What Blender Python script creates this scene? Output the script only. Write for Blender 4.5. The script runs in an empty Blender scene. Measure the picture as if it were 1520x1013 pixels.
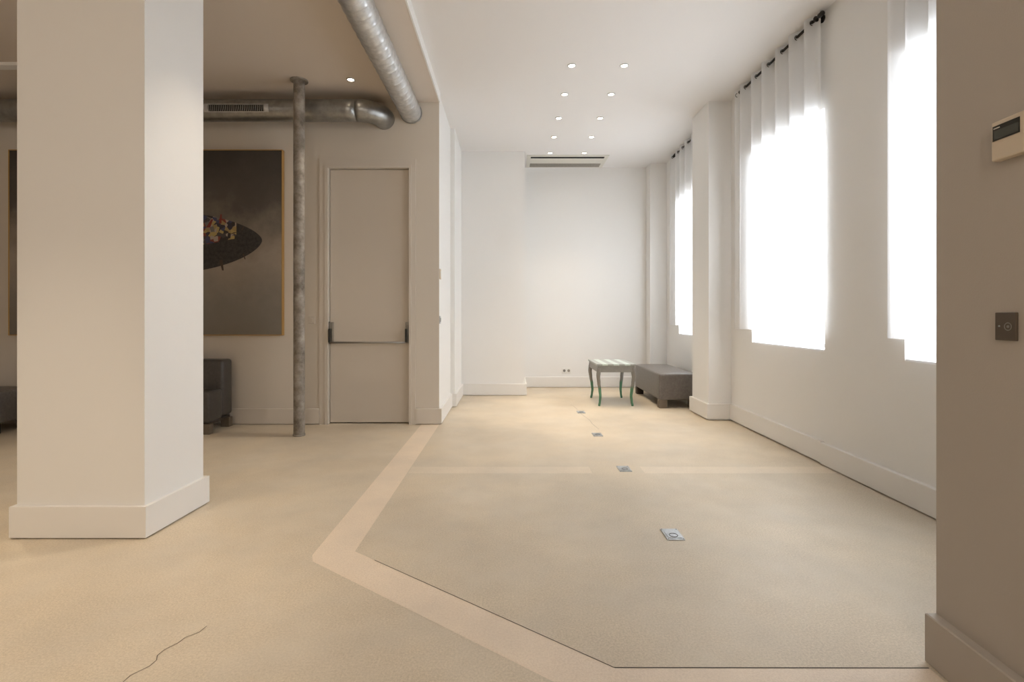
import bpy, bmesh, math, random
from mathutils import Vector, Matrix
random.seed(7)
S = bpy.context.scene
COL = S.collection
PI = math.pi
CAM_H, F = 1.2, 760.0          # eye height in metres, focal length in pixels of the 1520 px wide frame

# ------------------------------------------------------------------ materials
def mat(name, color=(.8,.8,.8), rough=.6, metal=0.0, spec=.5, noise=None, bump=None, coat=0.0):
    """noise = (scale, amount, second colour or None); bump = (scale, strength)"""
    m = bpy.data.materials.new(name); m.use_nodes = True
    nt = m.node_tree; b = nt.nodes['Principled BSDF']
    b.inputs['Base Color'].default_value = (*color, 1)
    b.inputs['Roughness'].default_value = rough
    b.inputs['Metallic'].default_value = metal
    b.inputs['Specular IOR Level'].default_value = spec
    b.inputs['Coat Weight'].default_value = coat
    tc = nt.nodes.new('ShaderNodeTexCoord')
    if noise:
        sc, amt, c2 = noise
        n = nt.nodes.new('ShaderNodeTexNoise'); n.inputs['Scale'].default_value = sc
        n.inputs['Detail'].default_value = 4; n.inputs['Roughness'].default_value = .65
        nt.links.new(tc.outputs['Object'], n.inputs['Vector'])
        r = nt.nodes.new('ShaderNodeValToRGB')
        if c2 is None: c2 = tuple(c*(1-amt) for c in color)
        r.color_ramp.elements[0].position = .5-.5*min(1, .35/max(amt,.01)) if False else .3
        r.color_ramp.elements[1].position = .7
        r.color_ramp.elements[0].color = (*c2, 1); r.color_ramp.elements[1].color = (*color, 1)
        nt.links.new(n.outputs['Fac'], r.inputs['Fac']); nt.links.new(r.outputs['Color'], b.inputs['Base Color'])
    if bump:
        n2 = nt.nodes.new('ShaderNodeTexNoise'); n2.inputs['Scale'].default_value = bump[0]; n2.inputs['Detail'].default_value = 3
        bp = nt.nodes.new('ShaderNodeBump'); bp.inputs['Strength'].default_value = bump[1]; bp.inputs['Distance'].default_value = .005
        nt.links.new(tc.outputs['Object'], n2.inputs['Vector'])
        nt.links.new(n2.outputs['Fac'], bp.inputs['Height']); nt.links.new(bp.outputs['Normal'], b.inputs['Normal'])
    return m

def emit(name, color, strength):
    m = bpy.data.materials.new(name); m.use_nodes = True
    nt = m.node_tree; b = nt.nodes['Principled BSDF']
    b.inputs['Emission Color'].default_value = (*color, 1); b.inputs['Emission Strength'].default_value = strength
    b.inputs['Base Color'].default_value = (*color, 1)
    return m

def floor_mat(name, c_dark, c_light, c_worn):
    m = bpy.data.materials.new(name); m.use_nodes = True
    nt = m.node_tree; b = nt.nodes['Principled BSDF']; L = nt.links.new
    tc = nt.nodes.new('ShaderNodeTexCoord')
    def nz(scale, det, rough=.6):
        n = nt.nodes.new('ShaderNodeTexNoise'); n.inputs['Scale'].default_value = scale
        n.inputs['Detail'].default_value = det; n.inputs['Roughness'].default_value = rough
        L(tc.outputs['Object'], n.inputs['Vector']); return n
    fine = nz(120, 6, .95); mid = nz(2.0, 6, .65); big = nz(1.1, 4, .6)
    r = nt.nodes.new('ShaderNodeValToRGB')
    r.color_ramp.elements[0].position = .41; r.color_ramp.elements[1].position = .59
    r.color_ramp.elements[0].color = (*c_dark,1); r.color_ramp.elements[1].color = (*c_light,1)
    L(fine.outputs['Fac'], r.inputs['Fac'])
    mx = nt.nodes.new('ShaderNodeMix'); mx.data_type = 'RGBA'; mx.blend_type = 'MIX'
    r2 = nt.nodes.new('ShaderNodeValToRGB'); r2.color_ramp.elements[0].position = .42; r2.color_ramp.elements[1].position = .68
    r2.color_ramp.elements[0].color = (0,0,0,1); r2.color_ramp.elements[1].color = (.55,.55,.55,1)
    L(mid.outputs['Fac'], r2.inputs['Fac']); L(r2.outputs['Color'], mx.inputs[0])
    L(r.outputs['Color'], mx.inputs[6]); mx.inputs[7].default_value = (*c_worn,1)
    mx2 = nt.nodes.new('ShaderNodeMix'); mx2.data_type = 'RGBA'; mx2.blend_type = 'MULTIPLY'
    r3 = nt.nodes.new('ShaderNodeValToRGB'); r3.color_ramp.elements[0].position = .35; r3.color_ramp.elements[1].position = .65
    r3.color_ramp.elements[0].color = (.83,.84,.86,1); r3.color_ramp.elements[1].color = (1,1,1,1)
    L(big.outputs['Fac'], r3.inputs['Fac']); mx2.inputs[0].default_value = 1
    L(mx.outputs[2], mx2.inputs[6]); L(r3.outputs['Color'], mx2.inputs[7])
    L(mx2.outputs[2], b.inputs['Base Color'])
    b.inputs['Roughness'].default_value = .48; b.inputs['Specular IOR Level'].default_value = .5
    bp = nt.nodes.new('ShaderNodeBump'); bp.inputs['Strength'].default_value = .25; bp.inputs['Distance'].default_value = .002
    L(fine.outputs['Fac'], bp.inputs['Height']); L(bp.outputs['Normal'], b.inputs['Normal'])
    return m

WHITE   = mat('white_paint', (.84,.83,.81), .55, spec=.3, bump=(220,.06))
TRIMW   = mat('white_gloss_trim', (.83,.81,.78), .4, spec=.4)
CEILW   = mat('white_ceiling_paint', (.82,.80,.785), .8, spec=.2)
GREIGE  = mat('greige_wall_paint', (.47,.42,.365), .6, spec=.3, bump=(180,.08))
GREIGET = mat('greige_trim_paint', (.46,.41,.355), .5, spec=.3)
DOORM   = mat('greige_door_paint', (.64,.575,.495), .5, spec=.35)
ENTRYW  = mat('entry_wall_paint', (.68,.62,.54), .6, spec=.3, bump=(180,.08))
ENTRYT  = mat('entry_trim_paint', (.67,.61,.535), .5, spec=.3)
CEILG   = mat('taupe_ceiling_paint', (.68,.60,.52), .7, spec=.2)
FLOORM  = floor_mat('worn_beige_floor', (.55,.46,.335), (.79,.675,.52), (.72,.64,.52))
BANDM   = floor_mat('patched_floor_strip', (.76,.62,.475), (.93,.785,.62), (.86,.72,.56))
BANDL   = floor_mat('pale_cross_strip', (.64,.535,.40), (.87,.745,.585), (.79,.69,.55))
GROOVE  = mat('dark_groove', (.06,.05,.04), .9)
GALV    = mat('galvanised_steel', (.44,.445,.44), .38, metal=.95, noise=(14,.4,(.30,.305,.30)), bump=(60,.12))
GALVS   = mat('bright_spiral_steel', (.78,.79,.80), .38, metal=.8, noise=(18,.3,(.52,.53,.54)), bump=(70,.15))
BLACKV  = mat('black_void', (.006,.006,.006), .9)
IRON    = mat('black_iron', (.015,.013,.011), .45, metal=.3)
DARKMET = mat('dark_door_metal', (.05,.05,.045), .4, metal=.6)
BARMET  = mat('worn_bar_metal', (.30,.28,.25), .4, metal=.5)
POLEM   = mat('weathered_pole_paint', (.42,.38,.33), .55, noise=(9,.7,(.13,.105,.08)), bump=(35,.3))
LEATHER = mat('brown_black_leather', (.075,.066,.060), .38, noise=(40,.3,None), bump=(160,.15), coat=.1)
LEATHG  = mat('grey_brown_leather', (.17,.15,.135), .42, noise=(40,.3,None), bump=(160,.15), coat=.1)
WOODF   = mat('dark_wood_foot', (.05,.037,.027), .5)
WOODL   = mat('brown_wood_foot', (.16,.125,.09), .5)
GOLD    = mat('gilt_wood', (.50,.30,.10), .45, metal=.3)
STEEL   = mat('brushed_steel', (.60,.62,.64), .32, metal=.75, noise=(30,.3,(.42,.44,.46)))
PLASTW  = mat('white_plastic', (.80,.79,.76), .35)
PLASTC  = mat('cream_plastic', (.66,.56,.43), .4)
PLASTG  = mat('grey_plastic_recess', (.20,.19,.18), .5)
SCREEN  = mat('dark_lcd_screen', (.035,.036,.032), .2)
LCD     = mat('grey_lcd', (.075,.08,.072), .25)
PLATEB  = mat('bronze_plate', (.115,.09,.068), .45, metal=.4)
ACW     = mat('air_conditioner_casing', (.70,.67,.60), .45)
ACG     = mat('air_conditioner_grille', (.36,.33,.29), .6, noise=(60,.3,None))
GLOW    = emit('warm_lamp_glow', (1.0,.83,.60), 14)
WINW    = mat('white_window_frame', (.86,.87,.88), .4)

def curtain_mat():
    m = bpy.data.materials.new('sheer_white_voile'); m.use_nodes = True
    nt = m.node_tree; nt.nodes.remove(nt.nodes['Principled BSDF']); L = nt.links.new
    out = nt.nodes['Material Output']
    d = nt.nodes.new('ShaderNodeBsdfDiffuse'); d.inputs['Color'].default_value = (.96,.96,.96,1)
    t = nt.nodes.new('ShaderNodeBsdfTranslucent'); t.inputs['Color'].default_value = (.92,.93,.95,1)
    tr = nt.nodes.new('ShaderNodeBsdfTransparent'); tr.inputs['Color'].default_value = (1,1,1,1)
    a = nt.nodes.new('ShaderNodeMixShader'); a.inputs[0].default_value = .42
    c = nt.nodes.new('ShaderNodeMixShader'); c.inputs[0].default_value = .18
    L(d.outputs[0], a.inputs[1]); L(t.outputs[0], a.inputs[2])
    L(a.outputs[0], c.inputs[1]); L(tr.outputs[0], c.inputs[2]); L(c.outputs[0], out.inputs['Surface'])
    return m
VOILE = curtain_mat()

def glass_mat():
    m = bpy.data.materials.new('window_glass'); m.use_nodes = True
    nt = m.node_tree; nt.nodes.remove(nt.nodes['Principled BSDF']); L = nt.links.new
    tr = nt.nodes.new('ShaderNodeBsdfTransparent'); g = nt.nodes.new('ShaderNodeBsdfGlossy'); g.inputs['Roughness'].default_value = .02
    mx = nt.nodes.new('ShaderNodeMixShader'); mx.inputs[0].default_value = .06
    L(tr.outputs[0], mx.inputs[1]); L(g.outputs[0], mx.inputs[2]); L(mx.outputs[0], nt.nodes['Material Output'].inputs['Surface'])
    return m
GLASS = glass_mat()

# ------------------------------------------------------------------ mesh helpers
def B(): return bmesh.new()

def box(bm, x0,x1,y0,y1,z0,z1, mi=0, bev=0, seg=2):
    r = bmesh.ops.create_cube(bm, size=1)
    vs = r['verts']
    for v in vs:
        v.co = Vector((x0+(v.co.x+.5)*(x1-x0), y0+(v.co.y+.5)*(y1-y0), z0+(v.co.z+.5)*(z1-z0)))
    fs = set(f for v in vs for f in v.link_faces)
    for f in fs: f.material_index = mi
    if bev > 0:
        es = list(set(e for v in vs for e in v.link_edges))
        bmesh.ops.bevel(bm, geom=es, offset=bev, segments=seg, profile=.5, affect='EDGES')
    return bm

def prism(bm, pts, z0, z1, mi=0):
    lo = [bm.verts.new((x,y,z0)) for x,y in pts]; hi = [bm.verts.new((x,y,z1)) for x,y in pts]
    n = len(pts)
    fs = [bm.faces.new(lo[::-1]), bm.faces.new(hi)]
    for i in range(n):
        j = (i+1)%n; fs.append(bm.faces.new((lo[i],lo[j],hi[j],hi[i])))
    for f in fs: f.material_index = mi
    return bm

def tube(bm, pts, rad, seg=14, cap=True, mi=0, squash=None):
    """a tube through pts; rad a number or one per point"""
    pts = [Vector(p) for p in pts]; n = len(pts)
    rad = rad if isinstance(rad,(list,tuple)) else [rad]*n
    rings = []; up = None
    for i,p in enumerate(pts):
        t = (pts[min(i+1,n-1)]-pts[max(i-1,0)]).normalized()
        if up is None:
            up = Vector((0,0,1)) if abs(t.z)<.9 else Vector((1,0,0))
        s = t.cross(up).normalized(); u = s.cross(t).normalized(); up = u
        rings.append([bm.verts.new(p + (s*math.cos(a)+u*math.sin(a))*rad[i]) for a in (2*PI*k/seg for k in range(seg))])
    for i in range(n-1):
        for k in range(seg):
            f = bm.faces.new((rings[i][k],rings[i][(k+1)%seg],rings[i+1][(k+1)%seg],rings[i+1][k])); f.smooth = True; f.material_index = mi
    if cap:
        for r in (rings[0][::-1], rings[-1]):
            f = bm.faces.new(r); f.material_index = mi
    return bm

def torus(bm, c, R, r, axis='Z', seg=24, rs=8, mi=0):
    c = Vector(c); g = []
    for i in range(seg):
        a = 2*PI*i/seg; row = []
        for k in range(rs):
            b = 2*PI*k/rs; q = R+r*math.cos(b); p = Vector((q*math.cos(a), q*math.sin(a), r*math.sin(b)))
            if axis=='Y': p = Vector((p.x,p.z,p.y))
            if axis=='X': p = Vector((p.z,p.x,p.y))
            row.append(bm.verts.new(c+p))
        g.append(row)
    for i in range(seg):
        for k in range(rs):
            f = bm.faces.new((g[i][k],g[(i+1)%seg][k],g[(i+1)%seg][(k+1)%rs],g[i][(k+1)%rs])); f.smooth=True; f.material_index=mi
    return bm

def disc(bm, c, r, axis='Z', h=.002, seg=24, mi=0):
    c = Vector(c); d = {'X':Vector((1,0,0)),'Y':Vector((0,1,0)),'Z':Vector((0,0,1))}[axis]
    return tube(bm, [c-d*h/2, c+d*h/2], r, seg, True, mi)

def obj(name, bm, mats, parent=None, loc=None, smooth=False):
    bmesh.ops.recalc_face_normals(bm, faces=bm.faces)
    me = bpy.data.meshes.new(name); bm.to_mesh(me); bm.free()
    for m in (mats if isinstance(mats,(list,tuple)) else [mats]): me.materials.append(m)
    if smooth:
        for p in me.polygons: p.use_smooth = True
    o = bpy.data.objects.new(name, me); COL.objects.link(o)
    if loc: o.location = loc
    if parent: o.parent = parent
    return o

def struct(name, bm, mats, parent=None):
    o = obj(name, bm, mats, parent)
    if parent is None: o['kind'] = 'structure'
    return o

def thing(name, label, cat, loc=(0,0,0), rz=0, group=None):
    o = bpy.data.objects.new(name, None); COL.objects.link(o)
    o.empty_display_size = .1; o.location = loc; o.rotation_euler = (0,0,rz)
    o['label'] = label; o['category'] = cat
    if group: o['group'] = group
    return o

def dup(root, loc, label, group=None):
    r = root.copy(); COL.objects.link(r); r.location = loc; r['label'] = label
    if group: r['group'] = group
    for ch in list(root.children):
        c = ch.copy(); COL.objects.link(c); c.parent = r
        for g in ch.children:
            d = g.copy(); COL.objects.link(d); d.parent = c
    return r

# ------------------------------------------------------------------ the setting
ZR, ZL = 3.62, 3.52            # ceiling of the bright room, of the dim room
XP = -.775                     # plane of the removed wall between the two
YE = 5.60                      # wall with the door
XW = 2.51                      # window wall
YB = 8.44                      # far wall
SILL, HEAD = .905, 2.85
WIN = [(2.03,3.255), (4.085,5.31), (6.37,7.60)]

def quad(bm, pts, z, mi):
    f = bm.faces.new([bm.verts.new((x,y,z)) for x,y in pts]); f.material_index = mi
    if f.normal.z < 0: f.normal_flip()

fb = B(); box(fb, -7.3,3.0,-4.3,8.8,-.12,0)
# strips where the partitions once stood, cast level with the floor
z1 = .0006
quad(fb, [(-.965,YE),(-.985,2.55),(-.958,2.485),(-.784,2.59),(-.770,YE)], z1, 1)
quad(fb, [(-.958,2.485),(.143,1.67),(.354,1.737),(-.784,2.59)], z1, 1)
quad(fb, [(.143,1.67),(.37,1.50),(1.42,1.50),(1.42,1.737),(.354,1.737)], z1, 1)
quad(fb, [(-.770,3.864),(.62,3.864),(.62,4.026),(-.770,4.026)], z1, 3)
quad(fb, [(1.02,3.864),(2.48,3.864),(2.48,4.026),(1.02,4.026)], z1, 3)
def groove(pts, w):
    for (ax,ay),(bx,by) in zip(pts, pts[1:]):
        d = Vector((bx-ax,by-ay)); n = Vector((-d.y,d.x)).normalized()*w/2
        quad(fb, [(ax-n.x,ay-n.y),(bx-n.x,by-n.y),(bx+n.x,by+n.y),(ax+n.x,ay+n.y)], .0011, 2)
groove([(-.66,2.497),(-.2,2.152),(.354,1.737)], .0035)
groove([(.354,1.737),(1.42,1.735)], .005)
ck = [(-1.166,1.97),(-1.172,1.93),(-1.205,1.90),(-1.21,1.87),(-1.235,1.83),(-1.24,1.80),(-1.225,1.775),(-1.228,1.745),(-1.26,1.70),(-1.262,1.66)]
groove(ck, .0022)
groove([(.93,5.35),(.90,5.6),(.905,5.8),(.87,6.05),(.86,6.2)], .0022)
groove([(.85,6.45),(.83,6.7),(.80,6.78)], .0025)
floor = struct('floor', fb, [FLOORM, BANDM, GROOVE, BANDL])

b = B(); box(b, XP,3.0,-4.3,8.8,ZR,ZR+.15); struct('ceiling', b, CEILW)
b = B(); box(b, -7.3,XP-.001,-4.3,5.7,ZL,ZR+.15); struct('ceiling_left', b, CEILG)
b = B(); box(b, XP-.001,XP+.012,-4.3,YE,ZL-.002,ZR+.02); struct('trim_1', b, WHITE)      # plastered edge of the lowered ceiling

# wall with the door (dim room)
DX0, DX1, DZ = -1.985, -1.095, 2.80
b = B()
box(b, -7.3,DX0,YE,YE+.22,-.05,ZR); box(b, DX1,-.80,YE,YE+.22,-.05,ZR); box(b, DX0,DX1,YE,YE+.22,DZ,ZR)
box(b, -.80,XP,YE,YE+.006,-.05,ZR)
box(b, DX0-.02,DX1+.02,YE+.10,YE+.22,-.05,DZ+.05)  # unseen panel added behind the door leaf to block light leaking in under it
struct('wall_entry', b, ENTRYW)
# white side wall of the bright room, with its shallow pier
b = B(); box(b, -.80,XP,YE+.006,6.66,-.05,ZR+.05); box(b, -1.0,-.72,6.655,7.62,-.05,ZR+.05)
struct('wall_left', b, WHITE)
b = B(); box(b, -1.0,.22,7.60,8.8,-.05,ZR+.05); struct('wall_alcove', b, WHITE)
b = B(); box(b, .10,3.0,YB,8.8,-.05,ZR+.05); struct('wall_back', b, WHITE)
# window wall with its piers
b = B()
ys = [1.5] + [y for w in WIN for y in w] + [8.8]
for i in range(0, len(ys), 2): box(b, XW,XW+.30,ys[i],ys[i+1],-.05,ZR+.05)
for y0,y1 in WIN:
    box(b, XW,XW+.30,y0,y1,-.05,SILL); box(b, XW,XW+.30,y0,y1,HEAD,ZR+.05)
box(b, 2.255,XW+.01,5.81,6.33,-.05,ZR+.05)
box(b, 2.245,XW+.01,8.20,YB+.01,-.05,ZR+.05)
struct('wall_right', b, WHITE)
# foreground wall at the right edge, turned a few degrees
K = .0526
b = B(); prism(b, [(1.472,1.768),(1.472-K*6.1,1.768-6.1),(3.0,-4.4),(3.0,1.768)], -.05, ZR+.05)
struct('wall_foreground', b, GREIGE)
b = B(); box(b, -7.4,-7.2,-4.4,5.8,-.05,ZR+.05); struct('wall_side', b, GREIGE)
b = B(); box(b, -7.3,3.0,-4.45,-4.25,-.05,ZR+.05); struct('wall_rear', b, GREIGE)
# square pillar
b = B(); prism(b, [(-2.652,2.755),(-1.966,2.755),(-1.944,3.245),(-2.645,3.245)], -.05, ZR)
struct('wall_pillar', b, WHITE)
BH = .172
b = B(); prism(b, [(-2.672,2.73),(-1.942,2.73),(-1.916,3.265),(-2.665,3.265)], .007, BH); struct('baseboard_pillar', b, TRIMW)

def board(name, pts, m, h=BH, gap=.008):
    b = B(); prism(b, pts, gap, h); bmesh.ops.bevel(b, geom=[e for e in b.edges if all(v.co.z>h-.001 for v in e.verts)], offset=.004, segments=1, affect='EDGES')
    return struct(name, b, m)
T = .028
board('baseboard_entry', [(-7.2,YE-T),(-2.078,YE-T),(-2.078,YE+.005),(-7.2,YE+.005)], ENTRYT)
board('baseboard_pier', [(-1.03,YE-T),(XP+T,YE-T),(XP+T,YE),(-1.03,YE+.005)], ENTRYT)
board('baseboard_left', [(XP+T,YE),(XP+T,6.63),(-.72+T,6.63),(-.72+T,7.60-T),(.22+T,7.60-T),(.22+T,YB-T),(.20,YB-T),(.20,7.605),(-.73,7.605),(-.73,6.665),(XP-.01,6.665),(XP-.01,YE)], TRIMW)
board('baseboard_back', [(.22+T,YB-T),(2.245-T,YB-T),(2.245-T,YB+.005),(.22+T,YB+.005)], TRIMW)
board('baseboard_right', [(XW-T-.003,1.77),(XW+.01,1.77),(XW+.01,4.09),(XW-T-.003,4.09)], TRIMW, h=.178, gap=.008)
board('baseboard_windows', [(XW-T,4.09),(XW-T,5.81-T),(2.255-T,5.81-T),(2.255-T,6.33+T),(XW-T,6.33+T),(XW-T,8.20-T),(2.245-T,8.20-T),(2.245-T,YB),(2.26,YB),(2.26,8.21),(XW+.01,8.21),(XW+.01,6.32),(2.27,6.32),(2.27,5.82),(XW+.01,5.82),(XW+.01,4.09)], TRIMW, h=.186, gap=.018)
board('baseboard_foreground', [(1.436,1.772),(1.436-K*6,1.772-6),(1.48-K*6,1.772-6),(1.48,1.772)], GREIGET, h=.168, gap=.002)

# light strip across the dim ceiling, left of the pillar
b = B(); box(b, -7.2,-3.2,4.70,4.79,ZL-.03,ZL+.01); struct('trim_2', b, TRIMW)

# door with panic bar
d = B(); box(d, DX0+.006,DX1-.006,YE+.035,YE+.08,.012,DZ-.006, bev=.002)
door = struct('door_1', d, DOORM)
c = B()
for x0,x1,d in ((DX0-.093,DX0-.030,.022),(DX0-.030,DX0+.004,.034)): box(c, x0,x1,YE-d,YE+.01,0,DZ+(.095 if d<.03 else .026))
for x0,x1,d in ((DX1+.022,DX1+.066,.022),(DX1-.004,DX1+.022,.034)): box(c, x0,x1,YE-d,YE+.01,0,DZ+(.095 if d<.03 else .026))
box(c, DX0-.030,DX1+.022,YE-.022,YE+.01,DZ+.026,DZ+.095); box(c, DX0+.004,DX1-.004,YE-.034,YE+.01,DZ-.004,DZ+.026)
struct('casing', c, ENTRYT, door)
for sx, x in ((1, DX0+.028), (-1, DX1-.028)):
    h = B(); box(h, x-.020,x+.020,YE-.012,YE+.036,.885,1.115, bev=.005)
    hs = obj('bar_housing', h, BARMET, door)
    a = B(); box(a, x+sx*.004-.009,x+sx*.004+.009,YE-.075,YE-.010,.895,1.045, bev=.004)
    obj('pivot_arm', a, DARKMET, hs)
    e = B(); box(e, x-sx*.027-.005,x-sx*.027+.005,YE-.004,YE+.036,.88,1.12, bev=.002)
    obj('latch_rod', e, DARKMET, hs)
p = B(); tube(p, [(DX0+.03,YE-.062,.895),(DX1-.03,YE-.062,.895)], .011, 12)
obj('push_bar', p, BARMET, door)

# windows
for i,(y0,y1) in enumerate(WIN):
    xf = XW+.215
    w = B(); fw = .04
    box(w, xf,xf+.06,y0,y1,SILL,SILL+fw); box(w, xf,xf+.06,y0,y1,HEAD-fw,HEAD)
    box(w, xf,xf+.06,y0,y0+fw,SILL+fw,HEAD-fw); box(w, xf,xf+.06,y1-fw,y1,SILL+fw,HEAD-fw)
    ym = (y0+y1)/2; box(w, xf,xf+.06,ym-.02,ym+.02,SILL+fw,HEAD-fw)
    wo = struct('window_%d'%(i+1), w, WINW)
    s = B(); box(s, XW+.004,xf+.01,y0,y1,SILL-.02,SILL+.012, bev=.003); struct('sill', s, WINW, wo)
    for a,bb in ((y0+fw,ym-.02),(ym+.02,y1-fw)):
        g = B(); box(g, xf+.027,xf+.033,a,bb,SILL+fw,HEAD-fw); struct('pane', g, GLASS, wo)
    lp = bpy.data.lights.new('window_portal','AREA'); lp.shape='RECTANGLE'; lp.size=HEAD-SILL; lp.size_y=y1-y0
    lp.cycles.is_portal = True
    lo = bpy.data.objects.new('window_portal', lp); COL.objects.link(lo)
    lo.location = (XW+.29,(y0+y1)/2,(SILL+HEAD)/2); lo.rotation_euler = (0,PI/2,0)

# ------------------------------------------------------------------ curtains and rods
ZROD, XROD = 3.57, 2.455
def curtain(y0, y1, nf, label, seed, flare=.0):
    """eyelet curtain hung on the rod from y0 (near) to y1 (far)"""
    rnd = random.Random(seed)
    t = thing('sheer_curtain', label, 'curtain', (XROD,(y0+y1)/2,ZROD))
    L_ = y1-y0; N = nf*16; M = 26
    ph = [0]; 
    for k in range(nf): ph.append(ph[-1]+rnd.uniform(.75,1.3))
    ph = [p/ph[-1] for p in ph]
    amp = [rnd.uniform(.8,1.25) for _ in range(nf+1)]; low = [rnd.uniform(.4,1.0) for _ in range(nf+1)]
    skew = [rnd.uniform(-.35,.35) for _ in range(nf+1)]
    bm = B(); rows = []
    for j in range(M+1):
        v = j/M; z = .045 - v*(ZROD+.045-1.042); row = []
        for i in range(N+1):
            k = min(i//16, nf-1); f = (i-k*16)/16
            y = y0 + L_*(ph[k]+(ph[k+1]-ph[k])*f)
            fl = 1+flare*v; y = (y0+y1)/2 + (y-(y0+y1)/2)*fl
            A = .033*((1-v)*amp[k]+v*low[k]*1.15)
            edge = min(1, min(i, N-i)/14.0); A *= .30+.70*edge
            fs = f + skew[k]*v*math.sin(PI*f)*.25
            x = A*math.sin(2*PI*fs) + .008*v*edge*math.sin(9*y+seed)
            zz = z + (.004*math.sin(11*y+seed) if j==M else 0)
            row.append(bm.verts.new((x, y-(y0+y1)/2 + .012*v*math.sin(4*PI*fs), zz)))
        rows.append(row)
    for j in range(M):
        for i in range(N):
            fc = bm.faces.new((rows[j][i],rows[j][i+1],rows[j+1][i+1],rows[j+1][i])); fc.smooth=True
    obj('fabric', bm, VOILE, t)
    # eyelets sit where the cloth crosses the rod
    for k in range(nf):
        for f in (.5,):
            y = y0 + L_*(ph[k]+(ph[k+1]-ph[k])*f) - (y0+y1)/2
            e = B(); torus(e, (0,y+.004,-.004), .0195, .0032, 'Y', 18, 6)
            obj('eyelet', e, IRON, t)
    return t
def rod(y0, y1, label):
    t = thing('curtain_rod', label, 'curtain rod', (XROD,(y0+y1)/2,ZROD))
    yc = (y0+y1)/2
    b = B(); tube(b, [(0,y0-yc,0),(0,y1-yc,0)], .0115, 12); obj('pole', b, IRON, t)
    for s,y in ((-1,y0),(1,y1)):
        f = B(); tube(f, [(0,y-yc,0),(0,y-yc+s*.012,0),(0,y-yc+s*.03,0),(0,y-yc+s*.05,0),(0,y-yc+s*.06,0)], [.012,.02,.017,.02,.008], 12); obj('finial', f, IRON, t)
        q = y - s*.035
        k = B(); tube(k, [(.004,q-yc,0),(.055,q-yc,0)], .007, 10); torus(k, (0,q-yc,0), .017, .007, 'Y', 16, 6)
        disc(k, (.049,q-yc,0), .03, 'X', .012, 18); obj('bracket', k, IRON, t)
curtain(1.93, 3.33, 7, 'long white sheer curtain nearest the right edge of the picture', 3)
curtain(4.045, 5.60, 7, 'long white sheer curtain on the middle window between two bare wall piers', 5)
curtain(6.21, 7.86, 7, 'far white sheer curtain half hidden behind the projecting wall pier', 8, .03)
rod(1.88, 3.39, 'black iron curtain rod of the nearest window, beyond the top edge of the picture')
rod(4.07, 5.41, 'black iron curtain rod with finials above the middle window')
rod(6.52, 7.64, 'black iron curtain rod near the far corner behind the wall pier')

# ------------------------------------------------------------------ lamps
def downlight(loc, label, group, first=[None], energy=20, aim=None, size=70, blend=.9, color=(1,.84,.64)):
    if first[0] is None:
        t = thing('ceiling_downlight', label, 'downlight', loc, group=group)
        r = B(); torus(r, (0,0,-.003), .036, .006, 'Z', 28, 8); obj('trim_ring', r, STEEL, t)
        d_ = B(); disc(d_, (0,0,-.0035), .030, 'Z', .005, 24); obj('lens', d_, GLOW, t)
        first[0] = t
    else: t = dup(first[0], loc, label, group)
    spot(loc, energy, aim, size, blend, color)
    return t
def spot(loc, energy, aim=None, size=70, blend=.9, color=(1,.84,.64)):
    l = bpy.data.lights.new('lamp','SPOT'); l.energy = energy; l.color = color
    l.spot_size = math.radians(size); l.spot_blend = blend; l.shadow_soft_size = .03
    o = bpy.data.objects.new('lamp', l); COL.objects.link(o); o.location = (loc[0],loc[1],loc[2]-.012)
    if aim:
        o.rotation_euler = (Vector(aim)-o.location).to_track_quat('-Z','Y').to_euler()
DY = [4.97,5.62,6.30,6.97,7.66]
ordn = ['nearest the camera','second from the camera','third and middle one','fourth from the camera','by the air conditioner']
for side,x in (('left',.60),('right',1.11)):
    for y,o_ in zip(DY,ordn):
        downlight((x,y,ZR), 'lit downlight of the %s row on the white ceiling, %s'%(side,o_), 'downlights in two rows on the white ceiling', energy=52)
downlight((-1.57,5.05,ZL), 'single lit downlight in the dark ceiling between the pole and the slanting duct', 'downlights in the dark ceiling', energy=75, aim=(-1.95,4.3,0))
# further ceiling spots of the dim room, above the top edge of the photograph
LEFT_SPOTS = [((-1.38,3.1,ZL),85,None),((-2.35,1.5,ZL),170,None),((-3.75,3.6,ZL),150,None),((-3.9,1.2,ZL),90,None)]
for loc,e,a in LEFT_SPOTS: spot(loc, e, a)
# lamps of the room behind the camera
for loc,e in (((-.2,-2.7,2.9),125),((-3.6,-1.9,2.9),55)):
    l = bpy.data.lights.new('room_lamp','POINT'); l.energy = e; l.color = (1,.92,.82); l.shadow_soft_size = .30
    o = bpy.data.objects.new('room_lamp', l); COL.objects.link(o); o.location = loc

# ------------------------------------------------------------------ air conditioner in the white ceiling
t = thing('ceiling_air_conditioner', 'flat cream air conditioner cassette in the white ceiling above the far wall', 'air conditioner', (.885,8.08,ZR))
x0,x1,y0,y1 = -.625,.625,-.32,.32
b = B(); 
box(b,x0,x1,y0,y0+.075,-.008,.0,bev=.002); box(b,x0,x1,y1-.03,y1,-.008,.0,bev=.002)
box(b,x0,x0+.06,y0,y1,-.0078,.0,bev=.002); box(b,x1-.06,x1,y0,y1,-.0078,.0,bev=.002)
obj('frame', b, ACW, t)
b = B(); box(b,x0+.06,x1-.06,y0+.074,y0+.150,-.0085,.0); obj('air_slot', b, BLACKV, t)
b = B(); box(b,x0+.06,x1-.06,y0+.155,y0+.415,-.010,.0,bev=.002); obj('panel', b, ACW, t)
b = B(); 
for k in range(9): box(b,x0+.06,x1-.06,y0+.420+k*.0205,y0+.434+k*.0205,-.011,-.003)
box(b,x0+.06,x1-.06,y0+.415,y1-.028,-.0082,0); obj('intake_grille', b, ACG, t)

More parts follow.
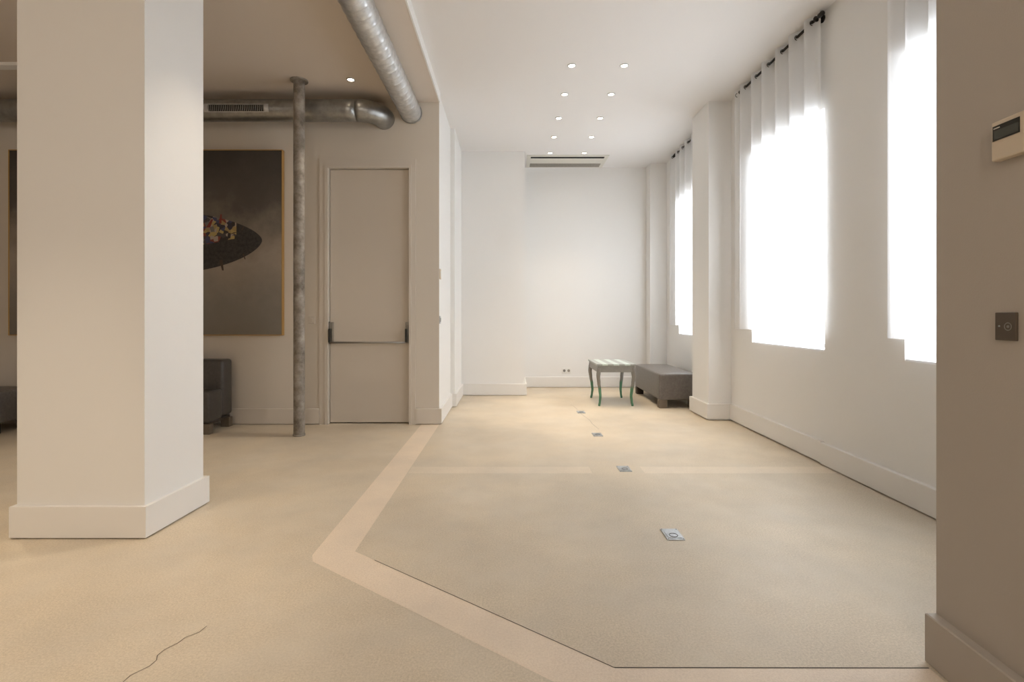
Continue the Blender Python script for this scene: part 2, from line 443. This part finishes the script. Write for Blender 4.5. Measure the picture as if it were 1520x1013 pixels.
# ------------------------------------------------------------------ ducts and pole of the dim room
YD, ZD, RD = 5.36, 3.335, .112
t = thing('round_vent_duct', 'dull steel ventilation duct running level along the wall above the painting', 'duct', (-1.60,YD,ZD))
b = B(); n = 60
tube(b, [(-5.6+5.6*k/n,0,0) for k in range(n+1)], RD, 32)
for xs in (-5.0,-3.4,-1.75,-.0): torus(b, (xs,0,0), RD-.0005, .0022, 'X', 32, 6)
obj('straight_pipe', b, GALV, t)
b = B(); R = .225
tube(b, [(R*math.sin(a),R*(1-math.cos(a)),0) for a in (PI/2*k/12 for k in range(13))]+[(R,.245,0)], RD+.002, 32)
obj('elbow', b, GALV, t)
# slotted outlet on the front of the pipe
def patch(bm, xa, xb, a0, a1, r, th, n=6, mi=0):
    g = []
    for k in range(n+1):
        a = a0+(a1-a0)*k/n
        g.append([bm.verts.new((x,-rr*math.cos(a),rr*math.sin(a))) for rr in (r,r+th) for x in (xa,xb)])
    for k in range(n):
        p,q = g[k],g[k+1]
        for f in ((p[2],p[3],q[3],q[2]),(p[0],q[0],q[1],p[1]),(p[0],p[2],q[2],q[0]),(p[1],q[1],q[3],p[3])):
            bm.faces.new(f).material_index = mi
    for p in (g[0],g[-1]): bm.faces.new((p[0],p[1],p[3],p[2])).material_index = mi
xa, xb = (309-757)*5.25/760+1.60, (392-757)*5.25/760+1.60
b = B(); A0,A1 = -.44,.14
patch(b, xa-.045,xb+.045,A0-.06,A0,RD+.001,.006,2); patch(b, xa-.045,xb+.045,A1,A1+.06,RD+.001,.006,2)
patch(b, xa-.045,xa,A0,A1,RD+.001,.006); patch(b, xb,xb+.045,A0,A1,RD+.001,.006)
gr = obj('outlet_grille', b, GALVS, t)
b = B(); patch(b, xa,xb,A0,A1,RD+.0005,.001); obj('opening', b, BLACKV, gr)
b = B(); nf = 30
for k in range(nf):
    x = xa+(xb-xa)*(k+.5)/nf; patch(b, x-.0035,x+.0035,A0,A1,RD+.002,.004,5)
obj('louvres', b, GALV, gr)

t = thing('spiral_vent_duct', 'bright spiral steel duct coming forward along the edge of the dark ceiling', 'duct', (-1.076,YE,3.395))
b = B(); rr = .110; seg = 40; y_a, y_b = -4.6, 0.0; nY = 400; pitch = .115; g = []
for i in range(nY+1):
    y = y_a+(y_b-y_a)*i/nY; row = []
    for k in range(seg):
        a = 2*PI*k/seg; fr = ((y-pitch*k/seg)/pitch)%1.0
        r_ = rr + (.0045 if fr<.14 else 0)
        row.append(b.verts.new((r_*math.cos(a), y, r_*math.sin(a))))
    g.append(row)
for i in range(nY):
    for k in range(seg):
        f = b.faces.new((g[i][k],g[i][(k+1)%seg],g[i+1][(k+1)%seg],g[i+1][k])); f.smooth=True
b.faces.new(g[0]); b.faces.new(g[-1][::-1])
obj('spiral_pipe', b, GALVS, t)
b = B(); torus(b, (0,-.03,0), rr+.004, .006, 'Y', 36, 6); obj('end_collar', b, GALV, t)

t = thing('steel_pole', 'weathered round iron pole standing from floor to dark ceiling left of the door', 'pole', (-2.088,5.07,0))
b = B(); tube(b, [(0,0,ZL*k/40) for k in range(41)], .053, 28); obj('shaft', b, POLEM, t)
b = B(); disc(b, (0,0,ZL-.006), .085, 'Z', .012, 28); obj('ceiling_plate', b, POLEM, t)
b = B(); disc(b, (0,0,.008), .058, 'Z', .016, 28); obj('foot_ring', b, POLEM, t)

# ------------------------------------------------------------------ painting
PX0,PX1,PZ0,PZ1 = -5.43,-2.475,.98,2.98
def painting_mats():
    m = bpy.data.materials.new('smoky_painted_ground'); m.use_nodes = True
    nt = m.node_tree; b = nt.nodes['Principled BSDF']; L = nt.links.new
    tc = nt.nodes.new('ShaderNodeTexCoord'); sx = nt.nodes.new('ShaderNodeSeparateXYZ'); L(tc.outputs['Generated'], sx.inputs[0])
    n = nt.nodes.new('ShaderNodeTexNoise'); n.inputs['Scale'].default_value = 2.2; n.inputs['Detail'].default_value = 6; n.inputs['Roughness'].default_value=.65
    L(tc.outputs['Object'], n.inputs['Vector'])
    ma = nt.nodes.new('ShaderNodeMath'); ma.operation='MULTIPLY_ADD'; ma.inputs[1].default_value=.5; L(n.outputs['Fac'], ma.inputs[0]); 
    sb = nt.nodes.new('ShaderNodeMath'); sb.operation='SUBTRACT'; sb.inputs[1].default_value=.25; L(sx.outputs['Z'], sb.inputs[0]); L(sb.outputs[0], ma.inputs[2])
    r = nt.nodes.new('ShaderNodeValToRGB'); cr = r.color_ramp
    cr.elements[0].position=0; cr.elements[0].color=(.20,.175,.145,1)
    cr.elements[1].position=1; cr.elements[1].color=(.045,.037,.031,1)
    for p,c in ((.18,(.23,.205,.175)),(.40,(.34,.285,.23)),(.55,(.22,.185,.15)),(.72,(.09,.077,.065))):
        e = cr.elements.new(p); e.color=(*c,1)
    L(ma.outputs[0], r.inputs['Fac']); L(r.outputs['Color'], b.inputs['Base Color']); b.inputs['Roughness'].default_value=.45
    # patchwork body
    q = bpy.data.materials.new('patchwork_paint'); q.use_nodes = True
    nt = q.node_tree; b = nt.nodes['Principled BSDF']; L = nt.links.new
    tc = nt.nodes.new('ShaderNodeTexCoord'); v = nt.nodes.new('ShaderNodeTexVoronoi'); v.inputs['Scale'].default_value = 24
    L(tc.outputs['Object'], v.inputs['Vector'])
    bw = nt.nodes.new('ShaderNodeSeparateColor'); L(v.outputs['Color'], bw.inputs[0])
    r = nt.nodes.new('ShaderNodeValToRGB'); r.color_ramp.interpolation='CONSTANT'; cr = r.color_ramp
    cols = [(.03,.025,.04),(.34,.24,.10),(.05,.055,.11),(.38,.30,.24),(.20,.045,.03),(.06,.05,.05),(.16,.14,.13),(.42,.31,.12),(.025,.02,.02)]
    cr.elements[0].position=0; cr.elements[0].color=(*cols[0],1); cr.elements[1].position=.12; cr.elements[1].color=(*cols[1],1)
    for k,c in enumerate(cols[2:]): e = cr.elements.new(.22+.11*k); e.color=(*c,1)
    L(bw.outputs[0], r.inputs['Fac'])
    L(r.outputs['Color'], b.inputs['Base Color']); b.inputs['Roughness'].default_value=.5
    dk = mat('dark_scaled_paint', (.055,.048,.045), .5, noise=(30,.6,(.014,.012,.012)))
    rd = mat('red_paint', (.20,.03,.02), .5); br = mat('brown_paint', (.06,.04,.028), .5)
    return [m,q,dk,rd,br]
PM = painting_mats()
t = thing('wall_painting', 'large dark painting of a patchwork pointed creature in a thin gilt frame', 'painting', (0,YE-.045,0))
b = B(); box(b, PX0,PX1,0,.042,PZ0,PZ1)
def flat(pts, y, mi):
    f = b.faces.new([b.verts.new((x,y,z)) for x,z in pts]); f.material_index = mi
NX, NZ, HALF = -2.69, 2.01, 1.12       # nose of the painted creature, half its length
XC = NX-HALF
def prof(x, h): return h*max(0,1-((x-XC)/HALF)**2)**.62
xs = [XC+HALF*math.sin(PI/2*(k/24)) for k in range(-24,25)]
slope = lambda x: .015*(NX-x)
up = [(x, NZ+slope(x)+prof(x,.30)) for x in xs]; mid = [(x, NZ-slope(x)*2-.02+ prof(x,.02)-.03*math.sin(7*x)) for x in xs]; lo = [(x, NZ-.01-prof(x,.36)) for x in xs]
for i in range(len(xs)-1):
    if i>0 or True:
        flat([up[i],up[i+1],(mid[i+1][0],mid[i+1][1]),(mid[i][0],mid[i][1])], -.0012, 1 if xs[i]<NX-.30 else 2)
        flat([mid[i],mid[i+1],lo[i+1],lo[i]], -.0012, 2)
def leg(px, py, dx, dz, w, mi):
    x = (px-757)*5.555/760; z = CAM_H-(py-467)*5.555/760
    flat([(x-w,z),(x+w,z),(x+dx+w*.5,z+dz),(x+dx-w*.5,z+dz)], -.0016, mi)
leg(328,386,.022,-.115,.018,4); leg(361,377,.022,-.06,.009,4); leg(327,332,.01,.10,.014,3); leg(359,342,.022,.045,.010,4); leg(309,338,.045,.09,.022,3); leg(350,345,-.05,-.02,.02,4)
for k in range(12):
    leg(303-24*k-random.randint(0,8),384+random.randint(0,8),random.uniform(-.03,.03),-.12,.015,4)
obj('canvas', b, PM, t)
b = B(); fw=.008
for a in ((PX0-fw,PX0,PZ0-fw,PZ1+fw),(PX1,PX1+fw,PZ0-fw,PZ1+fw),(PX0,PX1,PZ0-fw,PZ0),(PX0,PX1,PZ1,PZ1+fw)):
    box(b, a[0],a[1],-.008,.043,a[2],a[3],bev=.002)
obj('frame', b, GOLD, t)

# ------------------------------------------------------------------ sofa behind the pillar
t = thing('leather_sofa', 'dark leather sofa with low back behind the right edge of the pillar', 'sofa', (-3.80,5.10,0))
b = B(); box(b,-.80,.80,.0,.25,.11,.43,bev=.03,seg=3); obj('seat', b, LEATHER, t, smooth=True)
b = B(); box(b,-.80,.80,.245,.445,.13,.725,bev=.035,seg=3); obj('backrest', b, LEATHER, t, smooth=True)
b = B(); box(b,-.78,.78,.02,.42,.09,.115); obj('underframe', b, WOODF, t)
for sx in (-1,1):
    for y in (.0,.36):
        b = B(); box(b, sx*.76-.045,sx*.76+.045,y,y+.07,0,.10,bev=.004); obj('foot', b, WOODL, t)
t = thing('leather_bench', 'backless grey leather bench at the left edge of the picture behind the pillar', 'bench', (-5.85,5.28,0))
b = B(); box(b,-.75,.75,-.23,.23,.105,.43,bev=.025,seg=3); obj('upholstered_body', b, LEATHG, t, smooth=True)
for sx in (-1,1):
    for sy in (-1,1):
        b = B(); box(b, sx*.68-.045,sx*.68+.045,sy*.17-.045,sy*.17+.045,0,.108,bev=.004); obj('foot', b, WOODF, t)

# ------------------------------------------------------------------ bench and side table of the bright room
def rbox(bm, x0,x1,y0,y1,z0,z1, crown, n=18, round_=.05):
    """an upholstered block: bevelled box with a gently crowned top"""
    box(bm,x0,x1,y0,y1,z0,z1,bev=round_,seg=4)
    bmesh.ops.subdivide_edges(bm, edges=[e for e in bm.edges if e.calc_length()>.2], cuts=n//2, use_grid_fill=True)
    for v in bm.verts:
        if v.co.z > z1-round_*1.05:
            u = (v.co.x-x0)/(x1-x0)*2-1; w = (v.co.y-y0)/(y1-y0)*2-1
            v.co.z += crown*(1-u*u)*(1-w**4)
t = thing('leather_bench', 'grey brown leather bench beside the green table by the far window', 'bench', (2.155,7.17,0))
b = B(); rbox(b,-.25,.25,-.64,.64,.105,.442,.018,round_=.022); obj('upholstered_body', b, LEATHG, t, smooth=True)
b = B()
for z in (.30,): 
    tube(b, [(-.2505,-.62,z),(-.2505,.62,z)], .0025, 6); tube(b, [(-.23,-.6405,z),(.23,-.6405,z)], .0025, 6)
for sx in (-1,1):
    for sy in (-1,1):
        f = B(); box(f, sx*.195-.05,sx*.195+.05,sy*.58-.05,sy*.58+.05,0,.108,bev=.004); obj('foot', f, WOODL if sy<0 else WOODF, t)
b.free()

TX,TY = 1.385,7.03
t = thing('side_table', 'small side table with striped pale green top and curved green legs beside the bench', 'table', (TX,TY,0))
PALE = mat('pale_green_paint', (.60,.68,.64), .35, noise=(20,.15,None)); GREY = mat('grey_stripe_paint', (.40,.42,.40), .4, noise=(20,.2,None))
APR = mat('grey_apron_paint', (.28,.27,.25), .45, noise=(25,.2,None))
hx, hy = .255,.37
b = B(); nst = 7
for k in range(nst):
    xa_ = -hx+2*hx*k/nst; box(b, xa_,xa_+2*hx/nst,-hy,hy,.532,.552, mi=k%2)
obj('tabletop', b, [GREY,PALE], t)
b = B(); I=.012
box(b,-hx+I,hx-I,-hy+I,-hy+I+.018,.445,.532); box(b,-hx+I,hx-I,hy-I-.018,hy-I,.445,.532)
box(b,-hx+I,-hx+I+.018,-hy+I+.018,hy-I-.018,.445,.532); box(b,hx-I-.018,hx-I,-hy+I+.018,hy-I-.018,.445,.532)
obj('apron', b, APR, t)
def dipped():
    m = bpy.data.materials.new('dipped_leg_paint'); m.use_nodes=True; nt=m.node_tree; bs=nt.nodes['Principled BSDF']; L=nt.links.new
    tc=nt.nodes.new('ShaderNodeTexCoord'); sx=nt.nodes.new('ShaderNodeSeparateXYZ'); L(tc.outputs['Object'],sx.inputs[0])
    r=nt.nodes.new('ShaderNodeValToRGB'); cr=r.color_ramp
    cr.elements[0].position=.22; cr.elements[0].color=(.075,.20,.115,1); cr.elements[1].position=.27; cr.elements[1].color=(.22,.205,.185,1)
    L(sx.outputs['Z'],r.inputs['Fac']); L(r.outputs['Color'],bs.inputs['Base Color']); bs.inputs['Roughness'].default_value=.4
    return m
DIP = dipped()
def interp(x, tab):
    for (xa_,ya_),(xb_,yb_) in zip(tab, tab[1:]):
        if x <= xb_:
            q = (x-xa_)/(xb_-xa_); q = q*q*(3-2*q); return ya_+(yb_-ya_)*q
    return tab[-1][1]
for sx in (-1,1):
    for sy in (-1,1):
        b = B(); pts=[]; rs=[]
        for k in range(25):
            s = k/24; z = .50*(1-s)
            off = interp(s, ((0,0),(.10,.006),(.22,.011),(.40,.002),(.58,-.012),(.74,-.019),(.88,-.013),(1,-.002)))
            pts.append((sx*(hx-.034)+sx*off, sy*(hy-.034)+sy*off*.8, z))
            rs.append(interp(s, ((0,.028),(.15,.028),(.30,.024),(.55,.020),(.75,.017),(.90,.015),(.96,.016),(1,.014))))
        tube(b, pts, rs, 10); obj('leg', b, DIP, t)

# ------------------------------------------------------------------ floor boxes
def floor_box(y, label, first=[None]):
    if first[0] is None:
        t = thing('floor_socket', label, 'floor socket', (.883,y,0), group='floor sockets in a row')
        b = B(); box(b,-.047,.047,-.07,.07,-.001,.005,bev=.0015); obj('plate', b, STEEL, t)
        b = B(); box(b,-.036,.036,-.052,.030,.005,.0075,bev=.001); lid = obj('lid', b, STEEL, t)
        b = B(); torus(b,(0,-.02,.0078),.022,.0016,'Z',20,6); obj('finger_ring', b, DARKMET, lid)
        for sx in (-1,1):
            for sy in (-1,1):
                b = B(); disc(b,(sx*.04,sy*.061,.0055),.003,'Z',.001,8); obj('screw', b, DARKMET, t)
        first[0] = t; return t
    return dup(first[0], (.883,y,0), label, 'floor sockets in a row')
floor_box(2.785,'silver floor socket nearest the camera, largest of the row in the floor')
floor_box(3.97,'silver floor socket lying in the pale cross strip of the floor').location.x = .885
floor_box(5.10,'silver floor socket between the pale cross strip and the green table').location.x = .87
floor_box(6.275,'small farthest floor socket just in front of the green table').location.x = .87

# ------------------------------------------------------------------ wall plates
t = thing('wall_socket', 'white double wall socket low on the far wall left of the table', 'socket', (.93,YB,.273))
b = B(); box(b,-.075,.075,-.010,0,-.042,.042,bev=.004); obj('plate', b, PLASTW, t)
for x in (-.036,.036):
    b = B(); disc(b,(x,-.0108,0),.022,'Y',.002,18); obj('outlet', b, PLASTG if x<0 else ACG, t)

t = thing('light_switch', 'upper white switch plate on the edge of the white side wall', 'switch', (XP,5.66,1.645), group='switch plates on the white side wall')
b = B(); box(b,-.001,.011,-.043,.043,-.056,.056,bev=.003); obj('plate', b, PLASTC, t)
b = B(); box(b,.011,.016,-.02,.02,-.03,.03,bev=.002); obj('rocker', b, PLASTW, t)
t = thing('light_switch', 'lower grey switch plate on the edge of the white side wall', 'switch', (XP,5.645,1.14), group='switch plates on the white side wall')
b = B(); box(b,-.001,.009,-.035,.035,-.042,.042,bev=.003); obj('plate', b, STEEL, t)
b = B(); box(b,.009,.013,-.016,.016,-.022,.022,bev=.002); obj('rocker', b, PLASTG, t)
t = thing('light_switch', 'greige switch plate on the wall between the iron pole and the door', 'switch', (-2.165,YE,1.14))
b = B(); box(b,-.035,.035,-.009,.001,-.042,.042,bev=.003); obj('plate', b, ENTRYT, t)
b = B(); box(b,-.014,.014,-.013,-.009,-.02,.02,bev=.002); obj('rocker', b, ENTRYT, t)

# plates on the foreground wall: local x along the wall towards the camera, local y out of the wall
def on_wall(px, py):
    u = (px-757)/F                       # X = u*Y on the wall line X = 1.472 + K*(Y-1.768)
    y = (1.472-K*1.768)/(u-K); x = u*y
    return Vector((x, y, CAM_H-(py-467)*y/F))
ANG = math.atan2(-1,-K)                  # local +x runs towards the camera; local +y then points into the room's +X side
def wall_thing(name, label, cat, p):
    return thing(name, label, cat, p, ANG)
p = on_wall(1496,485)
t = wall_thing('wall_socket', 'dark bronze socket plate low on the brown foreground wall', 'socket', p)
# local axes: x towards the camera, y = left-hand normal (pointing away from the wall is -y)
w = (on_wall(1481,485)-on_wall(1512,485)).length/2
b = B(); box(b,-w,w,-.008,.001,-.041,.041,bev=.002); obj('plate', b, PLATEB, t)
b = B(); torus(b,(.010,-.0085,0),.011,.0012,'Y',20,6); disc(b,(.010,-.0082,0),.004,'Y',.002,12); obj('outlet', b, BARMET, t)
b = B(); disc(b,(-.018,-.0087,.001),.0025,'Y',.002,10); obj('screw', b, STEEL, t)
p = on_wall(1509,203)
t = wall_thing('wall_thermostat', 'cream thermostat with dark screen high on the brown foreground wall', 'thermostat', p)
w = (on_wall(1486,203)-on_wall(1533,203)).length/2
b = B(); box(b,-w,w,-.026,.001,-.058,.058,bev=.004); obj('body', b, PLASTC, t)
b = B(); box(b,-w+.006,w-.012,-.0275,-.026,.0,.044); sc = obj('screen', b, SCREEN, t)
b = B(); box(b,-w+.012,w-.016,-.0283,-.0275,.004,.030); obj('display', b, LCD, sc)
b = B(); box(b,-w+.010,-w+.030,-.0283,-.0275,.035,.038); obj('lettering', b, ACW, sc)

# ------------------------------------------------------------------ daylight, camera, view
w = bpy.data.worlds.new('daylight'); S.world = w; w.use_nodes = True
bg = w.node_tree.nodes['Background']; bg.inputs['Color'].default_value = (.90,.95,1.0,1); bg.inputs['Strength'].default_value = 10.2
cam = bpy.data.cameras.new('camera'); co = bpy.data.objects.new('camera', cam); COL.objects.link(co)
co.location = (0,0,CAM_H); co.rotation_euler = (PI/2,0,0)
cam.sensor_width = 36; cam.lens = 36*F/1520; cam.shift_x = 3/1520; cam.shift_y = -39.5/1520
cam.clip_start = .05
S.camera = co
v = S.view_settings; v.view_transform = 'Standard'; v.look = 'None'; v.exposure = 0.0; v.gamma = 1.0; v.use_curve_mapping = False
try: S.cycles.use_denoising = True
except Exception: pass
